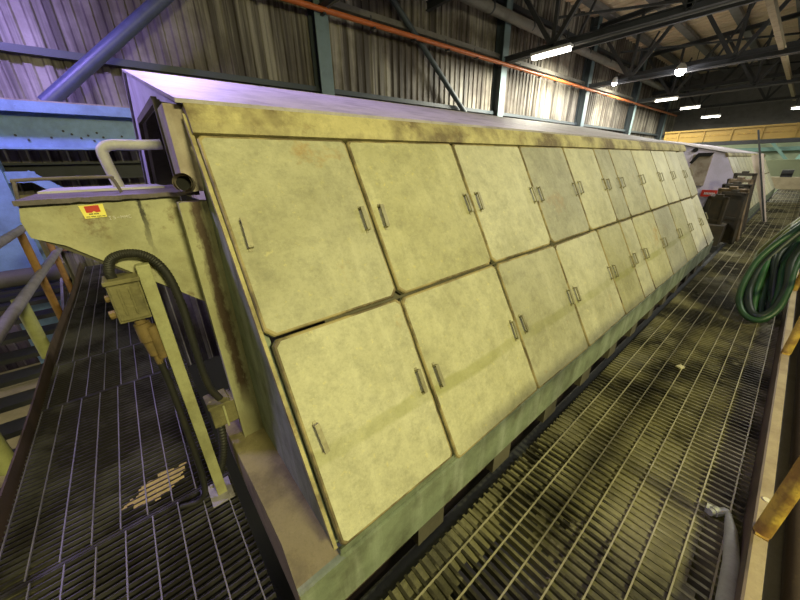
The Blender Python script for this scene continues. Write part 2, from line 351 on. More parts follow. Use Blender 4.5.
o = mud(-1.95, -1.4, -.42, -.1, .012, res_z).build('residue_patch', M['residue'], origin=(-1.67, -.26, 0)); o['kind'] = 'stuff'
tag(o, 'yellow residue patch on the left grating near the post foot', 'residue')

# ================================================================== MACHINES
ANG = math.radians(61.283); CA, SA = math.cos(ANG), math.sin(ANG)
NRM = Vector((SA, 0, CA)); UU = Vector((0, 1, 0)); VV = Vector((-CA, 0, SA))
DROT = Matrix((UU, VV, NRM)).transposed().to_4x4()
AX, AZ = -.62, .36
def slope(v, y, off=0, dz=0): return Vector((AX-CA*v, y, AZ+SA*v+dz))+NRM*off
HMESH = None
def handle_mesh():
    global HMESH
    m = MB(); L = .047
    m.bar((0,-L,.022),(0,L,.022),.017,.006,(0,0,1)); m.bar((0,-L,-.002),(0,-L,.024),.017,.006,(0,1,0)); m.bar((0,L,-.002),(0,L,.024),.017,.006,(0,1,0))
    m.box((-.006,-L-.012,-.001),(.006,-L+.004,.004)); m.box((-.006,L-.004,-.001),(.006,L+.012,.004))
    return m
def door(root, u0, u1, v0, v1, y0, dz, material, upper, handles=True, tilt=0, jitter=True):
    global HMESH
    w_ = u1-u0-.009; h_ = v1-v0-.006; c = slope((v0+v1)/2, y0+(u0+u1)/2, 0, dz)
    hw, hh = w_/2, h_/2; ch = min(.026, hw*.2); tc = .012 if upper else .018; bc = ch if upper else .012
    out = [(-hw+bc,-hh),(hw-bc,-hh),(hw,-hh+bc),(hw,hh-tc),(hw-tc,hh),(-hw+tc,hh),(-hw,hh-tc),(-hw,-hh+bc)]
    def ring(s_, z): return [(x-math.copysign(s_, x), y-math.copysign(s_, y), z) for x, y in out]
    m = MB(); n = 8
    R = [ring(0,-.028), ring(0,-.006), ring(.0035,-.001), ring(.010,0)]
    vs = [p for r_ in R for p in r_]; fs = [tuple(range(n-1,-1,-1))]
    for k in range(3):
        for i in range(n): fs.append((k*n+i, k*n+(i+1)%n, (k+1)*n+(i+1)%n, (k+1)*n+i))
    vs.append((random.uniform(-.02,.02), random.uniform(-.03,.03), .017))        # pressed cross-break
    b = 3*n
    for i in range(n): fs.append((b+i, b+(i+1)%n, len(vs)-1))
    m.add(vs, fs)
    base = WORLD[root.name]
    o = m.build('door_panel', material, root, origin=(0,0,0))
    o.data.materials.append(M['door_edge'])
    for p_ in o.data.polygons:
        if 1+n <= p_.index < 1+3*n: p_.material_index = 1
    o.matrix_local = Matrix.Translation(c-base) @ DROT @ Matrix.Rotation(tilt, 4, 'Z') @ (Matrix.Rotation(random.uniform(-.003,.003), 4, 'X') if jitter else Matrix())
    WORLD[o.name] = Vector((0,0,0))
    if handles:
        for s_ in (-1, 1):
            if w_ < .4 and s_ < 0: pass
            if HMESH is None:
                h = handle_mesh().build('handle', M['handle'], o, origin=(0,0,0)); HMESH = h
            else:
                h = HMESH.copy(); h.name = 'handle'; COL.objects.link(h); h.parent = o
            h.location = (s_*(hw-.045), (.0 if upper else 0)+random.uniform(-.006,.006), .001+.0008); h.rotation_euler = (0,0,random.uniform(-.05,.05))
    return o
def part(mb, name, material, root, label=None, **k):
    o = mb.build(name, material, root, **k)
    if label: o['label'] = label
    return o
def hood(root, y0, y1, dz, detail=True):
    y1_ = y1
    # dark body behind the panels
    P = [slope(0,y0,-.045,dz), slope(1.49,y0,-.045,dz), Vector((-2.86,y0,2.01+dz)), Vector((-4.0,y0,1.33+dz)), Vector((-4.04,y0,.1+dz)), Vector((-.70,y0,.1+dz))]
    m = MB(); m.prism([p+Vector((0,.22,0)) for p in P], (0, y1-y0-.24, 0)); part(m, 'body', M['body'], root)
    # roof
    m = MB(); a = slope(1.535,y0-.03,.012,dz); m.prism([a, Vector((-2.90,y0-.03,2.085+dz)), Vector((-2.90,y0-.03,2.072+dz)), a+Vector((0,0,-.013))], (0, y1-y0+.05, 0))
    m.prism([Vector((-2.89,y0-.03,2.085+dz)), Vector((-4.08,y0-.03,1.385+dz)), Vector((-4.08,y0-.03,1.37+dz)), Vector((-2.89,y0-.03,2.07+dz))], (0, y1-y0+.05, 0))
    part(m, 'hood_roof', M['roof_hood'], root)
    # fascia with bulges over the joints
    m = MB(); m.prism([slope(1.425,y0-.01,-.03,dz), slope(1.425,y0-.01,.004,dz), slope(1.455,y0-.01,.012,dz), slope(1.53,y0-.01,.006,dz), slope(1.53,y0-.01,-.03,dz)], (0, y1-y0+.01, 0))
    part(m, 'fascia', M['fascia'], root)
    # sill
    m = MB(); m.prism([Vector((-.62,y0-.15,.075+dz)), Vector((-.62,y0-.15,.294+dz)), Vector((-.63,y0-.15,.295+dz)), Vector((-.645,y0-.15,.294+dz)), Vector((-.645,y0-.15,.075+dz))], (0, y1-y0+.15, 0))
    m.prism([Vector((-.635,y0,.296+dz)), slope(-.012,y0,-.012,dz), slope(-.012,y0,-.04,dz), Vector((-.70,y0,.296+dz))], (0, y1-y0, 0))
    part(m, 'sill', M['teal'], root)
    yy = y0+.35
    while yy < y1:
        m = MB(); m.box((-.70,yy,-.05), (-.625,yy+.16,.08+dz)); part(m, 'foot', M['body'], root); yy += .55
    m = MB(); m.box((-.74,y0-.1,-.2),(-.70,y1,.25+dz)); part(m, 'recess_plate', M['toe'], root)
# ---- the near machine
Y0 = .24; Y1 = 7.0
mach = thing('flotation_machine', (-1.6, 3.6, 0), 'long sloping metal hood with two rows of yellow-khaki door panels beside the right walkway', 'machine')
hood(mach, Y0, Y1, 0)
B = [-.008, .555, 1.232, 1.912, 2.552, 3.15, 3.515, 4.16, 4.885, 5.475, 6.13, 6.62]
B2 = [.002, .555, 1.250, 1.930, 2.66, 3.17, 3.50, 4.175, 4.86, 5.45, 6.10, 6.60]
for i in range(11):
    mu = M['door_pale'] if i in (7, 8, 9) else M['door']; ml = M['door_low'] if i < 9 else M['door_pale']
    tl = .05 if i == 10 else random.uniform(-.006, .006)
    door(mach, B[i], B[i+1], .716, 1.424, Y0, 0, mu, True, tilt=tl)
    d = door(mach, B2[i], B2[i+1], (-.035 if i else -.01), .712, Y0, 0, ml, False, tilt=tl*2)
    if i == 10: d['label'] = 'last lower panel hanging askew'
# end plate, inner recess, wing sheet
m = MB(); m.prism([Vector((-1.40,Y0-.004,.296)), Vector((-.665,Y0-.004,.296)), slope(.03,Y0-.004,-.05), slope(1.50,Y0-.004,-.05), Vector((-1.40,Y0-.004,1.70))], (0,.02,0))
part(m, 'end_plate', M['teal'], mach, 'grey-green end plate')
m = MB(); m.bar(slope(0,Y0-.012,-.022), slope(1.50,Y0-.012,-.022), .012, .02, NRM); part(m, 'edge_strip', M['fascia'], mach)
m = MB(); m.prism([Vector((-3.35,.43,1.3)), Vector((-1.40,.43,1.3)), Vector((-1.40,.43,1.66)), Vector((-2.8,.43,1.98))], (0,.02,0)); part(m, 'inner_plate', M['olive'], mach, 'olive plate inside the end opening')
m = MB(); m.prism([Vector((-2.88,.225,2.07)), Vector((-4.04,.225,1.377)), Vector((-4.04,.225,1.30)), Vector((-3.45,.225,1.30)), Vector((-2.80,.225,1.79)), Vector((-1.86,.225,1.775)), Vector((-1.40,.225,1.70))], (0,.02,0))
part(m, 'wing_sheet', M['grey_paint'], mach, 'pale grey sheet closing the end under the roof')
m = MB(); m.bar((-2.80,.215,1.79),(-1.86,.215,1.775),.02,.03); m.bar((-2.80,.215,1.79),(-3.45,.215,1.32),.02,.03); m.bar((-1.80,.215,1.77),(-1.80,.215,1.42),.03,.02)
part(m, 'opening_trim', M['body'], mach)
# end post (channel) on the ledge
m = MB(); m.box((-1.47,.152,.294),(-1.39,.24,1.395)); m.box((-1.43,.146,.294),(-1.385,.154,1.395)); part(m, 'end_post', M['olive_rust'], mach, 'rust streaked olive post')
m = MB(); m.box((-1.455,.178,1.43),(-1.385,.24,1.70)); part(m, 'upper_post', M['brown_grey'], mach)
m = MB(); m.box((-1.53,.178,1.43),(-1.457,.19,1.70)); part(m, 'post_web', M['olive'], mach)
# base ledge
m = MB(); m.prism([Vector((-.622,.09,.10)), Vector((-1.56,.085,.10)), Vector((-1.56,.085,.294)), Vector((-1.36,.095,.297)), Vector((-1.0,.10,.293)), Vector((-.80,.102,.294)), Vector((-.622,.088,.294))], (0,.16,0))
part(m, 'base_ledge', M['ledge'], mach, 'dusty brown base ledge')
m = MB(); m.box((-1.5,.13,-.3),(-.66,.235,.11)); part(m, 'base_block', M['body'], mach)
# launder
LX = -1.475
m = MB(); m.prism([Vector((LX,-.240,1.418)), Vector((LX,-.252,1.37)), Vector((LX,-.247,1.318)), Vector((LX,-.18,1.283)), Vector((LX,.150,.99)), Vector((LX,.165,.99)), Vector((LX,.165,1.418))], (-.012,0,0))
part(m, 'launder_side', M['olive'], mach, 'olive side plate of the launder')
m = MB(); m.prism([Vector((LX-.012,-.245,1.318)), Vector((LX-.012,.150,.99)), Vector((LX-.012,.150,1.02)), Vector((LX-.012,-.245,1.35))], (-.72,0,0)); m.box((LX-.74,-.24,1.33),(LX-.73,.2,1.405)); m.box((LX-.74,.13,1.0),(LX-.012,.145,1.4)); part(m, 'launder_trough', M['body'], mach)
# crusted top plate
m = MB(); vs = []; fs = []; n = 40
for i in range(n+1):
    y = -.248+i*(.478/n); e = .006*noise.noise(Vector((y*30,0,0)))+.004*noise.noise(Vector((y*90,3,0)))
    for z, x in ((1.414+e*.7, LX+.02+e), (1.428+e*.3, LX+.02+e), (1.430, -2.2), (1.416, -2.2)): vs.append((x, y, z))
for i in range(n):
    for k in range(4): fs.append((i*4+k, i*4+(k+1)%4, (i+1)*4+(k+1)%4, (i+1)*4+k))
fs += [(3,2,1,0), tuple(n*4+k for k in range(4))]
m.add(vs, fs); part(m, 'top_plate', M['dark_plate'], mach, 'dark crusted top plate')
m = MB(); m.box((-2.25,-.24,1.425),(-1.85,.16,1.437)); part(m, 'cover_plate', M['grey_paint'], mach, 'pale grey cover plate')
m = MB(); m.tube(arc([(-1.62,-.262,1.40),(-1.62,-.252,1.47),(-1.62,-.235,1.482),(-1.62,-.03,1.484),(-1.62,-.008,1.475),(-1.62,.004,1.43)]), .0055, 8); part(m, 'hoop_handle', M['dark_plate'], mach, smooth=True)
m = MB(); m.tube(arc([(-2.0,.21,1.615),(-2.0,.12,1.611),(-2.0,.03,1.61),(-2.0,-.005,1.595),(-2.0,-.012,1.56),(-2.0,.006,1.42)]), .022, 14); part(m, 'bent_pipe', M['grey_paint'], mach, 'bent grey pipe', smooth=True)
m = MB()
dv = Vector((.9,-.25,.12)).normalized(); c0 = Vector((-1.35,.172,1.462))
m.tube([c0-dv*.06, c0+dv*.0], .031, 18, cap=False); m.tube([c0-dv*.06, c0], .025, 18, cap=False)
for k in range(18): pass
sb = part(m, 'pipe_stub', M['brown_grey'], mach, 'open pipe stub', smooth=True)
m = MB(); m.tube([c0-dv*.03, c0-dv*.028], .0255, 18); part(m, 'stub_bore', M['black'], sb)
# warning sign on the launder
def quad(y0_, y1_, z0_, z1_, x, t=.0015): return MB().box((x, y0_, z0_), (x+t, y1_, z1_))
sx = LX+.0005
sg = part(MB().prism([Vector((sx,-.115,1.402)), Vector((sx,-.055,1.404)), Vector((sx,-.055,1.362)), Vector((sx,-.110,1.361))], (.0015,0,0)), 'warning_sign', M['sign_yellow'], mach, 'yellow warning sign with red panel')
rd = MB(); rd.prism([Vector((sx+.0016,-.103,1.399)), Vector((sx+.0016,-.067,1.401)), Vector((sx+.0016,-.066,1.380)), Vector((sx+.0016,-.077,1.3785)), Vector((sx+.0016,-.083,1.383)), Vector((sx+.0016,-.089,1.3785)), Vector((sx+.0016,-.102,1.379))], (.0006,0,0)); part(rd, 'red_panel', M['sign_red'], sg)
tx = MB()
for (za, zb, ya, yb, nn) in ((1.3722,1.3762,-.097,-.070,13), (1.3645,1.3675,-.106,-.058,24)):
    st = (yb-ya)/nn
    for k in range(nn):
        if k % 7 != 5: tx.box((sx+.0016, ya+k*st, za), (sx+.0021, ya+k*st+st*.72, zb))
part(tx, 'print', M['sign_black'], sg)
# chalk mark  I S - M M C
ck = MB(); zc = 1.352; yc = -.052
def strk(pts):
    for a, b in zip(pts, pts[1:]): ck.bar((sx+.0008, yc+a[0]*.0105, zc+a[1]*.010), (sx+.0008, yc+b[0]*.0105, zc+b[1]*.010), .0012, .0016, (1,0,0))
for ox, gl in ((0, [[(.3,0),(.3,1)],[(0,0),(.6,0)],[(0,1),(.6,1)]]), (1.0, [[(.6,.9),(.1,1),(.05,.6),(.6,.45),(.6,.05),(0,0)]]), (2.0, [[(0,.5),(.7,.5)]]),
               (3.0, [[(0,0),(.05,1),(.35,.4),(.65,1),(.7,0)]]), (4.0, [[(0,0),(.05,1),(.35,.4),(.65,1),(.7,0)]]), (5.0, [[(.6,.9),(.2,1),(0,.5),(.2,0),(.65,.1)]])):
    for pl in gl: strk([(p[0]+ox, p[1]) for p in pl])
part(ck, 'chalk_mark', M['sign_pale'], mach, 'faint white chalk letters')
# terminal box with corrugated hose
m = MB(); m.box((-1.50,.045,.405),(-1.40,.150,.52)); m.box((-1.51,.04,.515),(-1.39,.13,.53)); tb = part(m, 'terminal_box', M['box'], mach, 'small dusty olive box', bevel=.004)
m = MB(); m.box((-1.40,.095,.40),(-1.392,.103,.525)); part(m, 'seam', M['post'], tb)
cz = []
for k in range(40): cz.append((-1.46+.01*math.sin(k*.1), .07-.0016*k*(k/40), .41-.008*k))
m = MB(); m.tube(cz, [.016+(.0035 if k % 2 else 0) for k in range(40)], 12); part(m, 'corrugated_hose', M['rubber'], mach, smooth=True)

# ---- the second machine, further along and a little lower
Y2 = 11.5; DZ = -.08
m2 = thing('flotation_machine', (-1.6, 16, 0), 'farther sloping hood with a pale lavender end, beyond the near machine', 'machine')
hood(m2, Y2, 22.0, DZ, False)
m = MB(); m.prism([Vector((-4.0,Y2,.1)), slope(0,Y2,-.01,DZ), slope(1.52,Y2,-.01,DZ), Vector((-2.88,Y2,2.05+DZ)), Vector((-4.0,Y2,1.37+DZ))], (0,.02,0)); part(m, 'end_plate', M['lav'], m2, 'pale lavender end plate')
for i in range(14):
    for up in (0, 1): door(m2, i*.70, (i+1)*.70, .716*up, .71+.714*up, Y2, DZ, M['door_pale'], bool(up), handles=False)
m = MB(); m.box((-1.95,Y2-.10,.86),(-1.58,Y2-.0,1.60)); hb = part(m, 'hatch_box', M['brown_grey'], m2, 'grey hatch box')
m = MB(); m.prism([Vector((-1.98,Y2-.14,1.40)), Vector((-1.86,Y2-.14,1.63)), Vector((-1.56,Y2-.14,1.63)), Vector((-1.60,Y2-.14,1.55)), Vector((-1.82,Y2-.14,1.55)), Vector((-1.92,Y2-.14,1.38))], (0,.05,0)); part(m, 'hatch_hood', M['black'], hb)
m = MB(); m.tube([(-1.95,Y2-.05,1.70),(-1.95,Y2+.005,1.70)], .05, 16); part(m, 'port', M['black'], m2)
m = MB(); m.box((-1.57,Y2-.05,.60),(-1.27,Y2-.04,.76)); s2 = part(m, 'sign_plate', M['sign_red'], m2, 'red sign plate with a pale line')
m = MB()
for k in range(7): m.box((-1.51+k*.03,Y2-.053,.65),(-1.49+k*.03,Y2-.049,.70))
part(m, 'print', M['sign_pale'], s2)
m = MB(); m.prism([Vector((-1.30,Y2-.9,.68)), Vector((-.80,Y2-.9,.68)), Vector((-.74,Y2-.9,.58)), Vector((-.76,Y2-.9,.34)), Vector((-1.36,Y2-.9,.16))], (0,.88,0)); part(m, 'launder_box', M['stack'], m2, 'dark brown launder box')

# ================================================================== POST WITH SWITCH BOX (left walkway)
post = thing('support_post', (-1.433, -.012, 0), 'yellow-olive square post with a dusty switch box, standing on the left grating', 'post')
m = MB(); m.box((-1.455,-.03,.006),(-1.413,.012,1.195)); part(m, 'upright', M['post'], post, bevel=.003)
m = MB(); m.box((-1.505,-.062,.002),(-1.365,.035,.010)); m.tube([(-1.49,-.045,.01),(-1.49,-.045,.02)], .008, 6); m.tube([(-1.38,.02,.01),(-1.38,.02,.02)], .008, 6); part(m, 'base_plate', M['rail'], post)
m = MB(); m.box((-1.50,-.125,1.0),(-1.412,-.032,1.150)); m.box((-1.412,-.120,1.01),(-1.404,-.038,1.14)); m.box((-1.505,-.130,1.145),(-1.400,-.028,1.160)); m.box((-1.404,-.10,1.03),(-1.398,-.092,1.13)); m.box((-1.404,-.07,1.03),(-1.398,-.062,1.13))
jb = part(m, 'switch_box', M['box'], post, 'dusty olive switch box', bevel=.003)
m = MB(); m.tube([(-1.45,-.122,1.03),(-1.45,-.145,1.028)], .016, 10); m.tube([(-1.45,-.122,1.09),(-1.45,-.140,1.09)], .013, 8); part(m, 'knob', M['gland'], jb)
m = MB(); m.tube([(-1.45,-.072,1.0),(-1.45,-.072,.975),(-1.45,-.070,.974),(-1.45,-.066,.90),(-1.45,-.066,.895),(-1.45,-.062,.835),(-1.45,-.060,.83),(-1.45,-.058,.79)], [.018,.018,.026,.028,.022,.020,.014,.013], 12)
m.tube([(-1.435,-.045,.96),(-1.435,-.04,.82)], .018, 10); part(m, 'gland', M['gland'], post, 'ochre rusty cable gland', smooth=True)
m = MB(); m.tube(arc([(-1.45,-.058,.80),(-1.45,-.055,.70),(-1.445,-.055,.50),(-1.445,-.058,.28),(-1.44,-.062,.15),(-1.43,-.075,.06),(-1.44,-.11,.018),(-1.47,-.18,.012)]), .013, 10); part(m, 'cable', M['rubber'], post, smooth=True)
pts = arc([(-1.45,-.100,1.15),(-1.45,-.102,1.185),(-1.445,-.085,1.225),(-1.44,-.045,1.238),(-1.435,.0,1.228),(-1.435,.035,1.19),(-1.435,.058,1.12),(-1.435,.068,1.0),(-1.43,.066,.86),(-1.43,.066,.70),(-1.43,.075,.60),(-1.435,.098,.53)], 14)
m = MB(); m.tube(pts, [.014+(.0018 if k % 2 else 0) for k in range(len(pts))], 12); part(m, 'conduit_hose', M['rubber'], post, 'black corrugated conduit arching over the post', smooth=True)

# ================================================================== LEFT RAILING AND TOE BOARD
m = MB(); vs = []; fs = []; n = 60
for i in range(n+1):
    x = -.2-i*(7.4/n); y = -.838+.010*math.sin(x*1.9)
    for dy, z in ((0,-.12),(.010,-.12),(.010,.075),(0,.075)): vs.append((x, y-dy, z))
for i in range(n):
    for k in range(4): fs.append((i*4+k, i*4+(k+1)%4, (i+1)*4+(k+1)%4, (i+1)*4+k))
fs += [(3,2,1,0), tuple(n*4+k for k in range(4))]
tag(m.add(vs, fs).build('toe_board', M['toe'], origin=(-3,-.89,0)), 'dark brown toe board curving along the outer edge of the left walkway', 'toe board')
hr = thing('handrail', (-4.2, -.93, 0), 'round violet-lit handrail with two rails along the left walkway', 'railing')
part(MB().tube([(-1.6,-.93,.46),(-4.25,-.93,.462),(-4.3,-.93,.462),(-7.4,-.93,.455)], .042, 14), 'mid_rail', M['rail'], hr, smooth=True)
part(MB().tube([(-1.6,-.93,.95),(-7.4,-.93,.945)], .036, 14), 'top_rail', M['rail'], hr, smooth=True)
part(MB().tube([(-5.33,-.955,-.15),(-5.33,-.955,.95)], .036, 12), 'post', M['rail_orange'], hr, 'rusty orange post', smooth=True)
part(MB().tube([(-4.26,-.965,-.15),(-4.26,-.965,.46)], .050, 14), 'post', M['rail_green'], hr, 'short olive post', smooth=True)
part(MB().tube([(-2.60,-.965,-.15),(-2.60,-.965,.46)], .050, 14), 'post', M['rail_green'], hr, 'short olive post', smooth=True)
part(MB().tube([(-6.6,-.955,-.15),(-6.6,-.955,.95)], .036, 12), 'post', M['rail_orange'], hr, 'rusty orange post', smooth=True)

# stairs going down outside the left walkway
stz = thing('staircase', (-4.6, -1.9, -1.0), 'dark steel stairs descending outside the left handrail', 'stairs')
for k in range(10):
    x = -6.9+.36*k; z = -.02-.115*k
    m = MB(); m.box((x-.13,-3.2,z-.03),(x+.12,-1.06,z)); m.box((x+.10,-3.2,z-.055),(x+.12,-1.06,z-.03)); part(m, 'tread', M['tread'], stz)
part(MB().bar((-7.1,-1.03,.05),(-3.4,-1.03,-1.14),.03,.16), 'stringer', M['rail'], stz)
m = MB()
for k in range(16): m.box((XW+.3+k*.36,-6,-1.62),(XW+.3+k*.36+.345,-1.0,-1.55))
tag(m.build('plank_platform', M['planks'], origin=(-5,-3,-1.6)), 'pale planked platform seen between the dark stair treads', 'platform')
o = MB().tube([(-6.9,-3.5,.12),(-6.9,-.95,.12)], .12, 18).build('drain_pipe', M['vent'], smooth=True); tag(o, 'thick dark grey pipe lying behind the left handrail', 'pipe')
o = MB().box((-7.2,-3.0,-.12),(-6.6,-.98,-.06)).build('support_shelf', M['steel_dark']); tag(o, 'dark steel shelf carrying the thick grey pipe', 'shelf')
o = MB().box((-7.7,-1.0,.30),(-7.62,.3,.44)).build('timber_board', M['rail_orange']); tag(o, 'orange-brown timber board at the end of the left walkway', 'board')
o = MB().box((-7.75,-2.6,-.2),(-7.70,-1.05,1.2)).build('wall_panel', M['planks']); tag(o, 'tan panel behind the blue column by the left edge', 'panel')

# ================================================================== BLUE STEEL BEHIND THE LEFT END
m = MB(); m.box((-7.45,-1.75,-2.7),(-7.20,-1.185,1.82)); tag(m.build('blue_column', M['blue'], origin=(-7.3,-1.4,0)), 'broad blue painted column at the left edge under the blue girder', 'column')
gi = thing('blue_girder', (-7.3, -.5, 1.82), 'blue painted girder with a wide top flange running behind the machine', 'girder')
part(MB().box((-7.26,-3.6,1.84),(-7.22,2.4,2.38)), 'web', M['blue'], gi)
part(MB().box((-7.46,-3.6,2.38),(-7.00,2.4,2.42)), 'top_flange', M['brown_grey'], gi, 'brown grey top flange')
part(MB().box((-7.0,-3.6,2.27),(-6.97,2.4,2.40)), 'flange_edge', M['blue'], gi)
part(MB().box((-7.4,-3.6,1.82),(-7.1,2.4,1.845)), 'bottom_flange', M['blue'], gi)
m = MB()
for (y, z) in ((-.90,2.0),(-.79,1.94),(-.55,1.98),(-.32,2.03),(-.23,1.98),(-.14,2.02),(-.09,1.95),(.03,2.0),(.17,1.93),(.26,2.02),(-.03,2.06),(-.40,2.07)):
    b_ = MB().tube([(-7.222,y,z),(-7.205,y,z)], .015, 8); part(b_, 'bolt_head', M['steel_dark'], gi)
o = MB().tube([(-7.2,-.47,2.41),(-7.2,2.2,4.74)], .095, 20).build('diagonal_pipe', M['blue_pipe'], smooth=True); tag(o, 'thick blue diagonal pipe rising from the girder across the wall', 'pipe')
o = MB().ibeam((-7.6,-3.6,1.50),(-7.6,2.4,1.55),.3,.26,.03).build('lower_girder', M['steel_dark']); tag(o, 'dark steel girder in the shade under the blue girder', 'girder')
o = MB().ibeam((-7.55,-3.6,1.05),(-7.55,2.4,1.05),.2,.14,.02).build('lower_girder', M['vent']); tag(o, 'thin grey girder below the dark shaded girder', 'girder')
m = MB(); m.bar((-7.3,-1.25,1.46),(-7.3,-.88,1.46),.05,.15); m.bar((-7.3,-.98,1.50),(-7.3,-.48,1.06),.06,.13); m.bar((-7.3,-.50,1.06),(-7.55,-.50,1.06),.06,.06); tag(m.build('gusset_brace', M['blue'], origin=(-7.3,-.8,1.4)), 'short violet-blue brace beside the blue column', 'brace')

# ================================================================== HALL STEEL
cols = [4.3+6.86*k for k in range(5)]
names = ['nearest dark wall column behind the left part of the hood', 'wall column just left of the big tube lamp', 'third wall column along, right of the big tube lamp', 'fourth wall column along the corrugated wall', 'fifth, farthest wall column near the yellow girder']
for k, y in enumerate(cols):
    t = thing('wall_column', (XW+.2, y, -2.7), names[k], 'column', 'wall columns')
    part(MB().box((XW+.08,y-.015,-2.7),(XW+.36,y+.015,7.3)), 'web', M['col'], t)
    part(MB().box((XW+.36,y-.16,-2.7),(XW+.385,y+.16,7.3)), 'front_flange', M['col_lit'], t, 'front flange, blue paint in a lit tone')
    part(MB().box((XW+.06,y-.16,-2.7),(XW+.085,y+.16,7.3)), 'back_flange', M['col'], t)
tn = ['roof truss over the nearest wall column', 'roof truss carrying the big tube lamp', 'roof truss carrying the round flood lamp', 'fourth roof truss along the hall', 'farthest roof truss above the yellow girder']
BC = 4.70
for k, y in enumerate(cols):
    t = thing('roof_truss', (0, y, BC), tn[k], 'truss', 'roof trusses')
    m = MB(); m.ibeam((XW+.38,y,BC),(8,y,BC),.16,.16,.02); part(m, 'bottom_chord', M['steel_dark'], t)
    m = MB(); m.ibeam((XW+.2,y,roofz(XW)-.42),(8,y,roofz(8)-.42),.16,.18,.02); part(m, 'top_chord', M['steel_dark'], t)
    x = XW+.4; n = 0
    while x < 7:
        zt = roofz(x)-.45
        part(MB().bar((x+1.6,y,BC),(x+1.6,y,roofz(x+1.6)-.45),.10,.10), 'vertical', M['steel_dark'], t)
        a, b = (x, zt), (x+1.6, BC)
        part(MB().bar((a[0],y,a[1]),(b[0],y,b[1]),.10,.12), 'diagonal', M['steel_dark'], t)
        x += 3.2; n += 1
        if x < 7: part(MB().bar((x-1.6,y,BC),(x,y,roofz(x)-.45),.10,.12), 'diagonal', M['steel_dark'], t)
    m = MB(); m.bar((XW+.5,y+.1,BC-.10),(4,y+.1,BC-.10),.03,.03); part(m, 'cable_tray', M['purlin'], t)
    # secondary truss half-way along each bay
    if k < 4:
        t2 = thing('roof_joist', (0, y+3.43, 5.4), ['dark roof joist between the first and second trusses','dark roof joist between the tube lamp and flood lamp trusses','dark roof joist beyond the flood lamp truss','dark roof joist before the farthest truss'][k], 'joist', 'roof joists')
        part(MB().ibeam((XW+.1,y+3.43,5.45),(8,y+3.43,5.55),.12,.2,.02), 'lower_chord', M['steel_dark'], t2)
        x = XW+1
        while x < 7:
            part(MB().bar((x,y+3.43,5.5),(x+.7,y+3.43,roofz(x)-.3),.06,.07), 'diagonal', M['steel_dark'], t2); x += 3.1
for k, x in enumerate((-7.2,-5.7,-3.9,-2.1,-.3,1.6)):
    o = MB().bar((x,-4,roofz(x)-.2),(x,36,roofz(x)-.2),.32,.16).build('roof_purlin', M['purlin']); tag(o, 'long grey purlin under the roof sheets, %s from the corrugated wall' % ('first','second','third','fourth','fifth','sixth')[k], 'purlin', 'roof purlins')
for k, y in enumerate((16.0,22.5,29.5)):
    o = MB().bar((-7.4,y-2.2,6.3),(-1.0,y+2.4,6.4),.07,.07).build('wind_brace', M['steel_dark']); tag(o, 'thin dark diagonal brace under the roof, %s along the hall' % ('first','second','third','fourth')[k], 'brace', 'roof wind braces')
# along the wall
def along(name, x, y0, y1, z, wd, ht, m): return MB().bar((x,y0,z),(x,y1,z),wd,ht).build(name, M[m])
tag(along('wall_girt', XW+.12, -5, 36, 3.17, .12, .10, 'col'), 'lower dark girt along the corrugated wall just above the machine roof', 'girt')
tag(along('wall_girt', XW+.12, -5, 36, 4.85, .12, .12, 'vent'), 'upper grey girt along the corrugated wall above the orange pipe', 'girt')
tag(along('wall_girt', XW+.12, -5, 36, 6.3, .14, .14, 'steel_dark'), 'topmost dark girt close under the roof', 'girt')
op = thing('orange_pipe', (XW+.45, 15, 4.54), 'long orange pipe running along the wall past all the columns', 'pipe')
part(MB().tube([(XW+.46,-3,4.57),(XW+.46,34,4.53)], .055, 14), 'pipe_run', M['orange_pipe'], op, smooth=True)
for y in [cols[0]+1.3*k-2.6 for k in range(18)]:
    part(MB().box((XW+.38,y-.03,4.47),(XW+.54,y+.03,4.50)).box((XW+.39,y-.02,4.49),(XW+.40,y+.02,4.75)), 'hanger', M['steel_dark'], op)
vp = thing('vent_pipe', (XW+.35, 12, 5.75), 'grey ventilation pipe high on the wall above the orange pipe', 'pipe')
part(MB().tube([(XW+.55,2,5.80),(XW+.55,33,5.70)], .15, 16), 'pipe_run', M['vent'], vp, smooth=True)
for k in range(12): part(MB().tube([(XW+.55,3+2.3*k,5.79),(XW+.55,3.06+2.3*k,5.79)], .17, 16), 'clamp', M['steel_dark'], vp, smooth=True)
o = MB().tube([(XW+.3,6.2,5.35),(XW+.3,9.35,3.0)], .075, 12).build('wall_brace', M['col'], smooth=True); tag(o, 'dark diagonal pipe brace on the wall left of the second column', 'brace')
o = MB().bar((-1.62,6,4.85),(-1.72,34,4.78),.13,.13).build('lamp_rail', M['toe_light']); tag(o, 'pale beige rail hanging lengthwise under the trusses at right', 'rail')

# lamps, and added wall lights without fixtures
def tube_lamp(x0, x1, y, z, label, power, col, up=.5):
    t = thing('tube_lamp', ((x0+x1)/2, y, z), label, 'lamp', 'tube lamps')
    part(MB().box((x0-.04,y-.12,z+.06),(x1+.04,y+.12,z+.13)), 'housing', M['lamp'], t)
    for dy in (-.06, .06): part(MB().tube([(x0,y+dy,z),(x1,y+dy,z)], .035, 10), 'tube', M['tube'], t)
    for xa in (x0+.1, x1-.13): part(MB().box((xa,y-.01,z+.12),(xa+.03,y+.01,z+up)), 'hanger', M['steel_dark'], t)
    area('tube_and_fill_light', ((x0+x1)/2, y, z-.06), ((x0+x1)/2, y, 0), abs(x1-x0), .25, power, col)
WHT = (1.0, .96, .78)
tube_lamp(-6.55, -5.42, 11.1, 4.50, 'big bright tube lamp under the truss near the wall', 620, WHT)
tube_lamp(-6.65, -5.7, 24.8, 4.56, 'leftmost of the three small far tube lamps', 260, WHT)
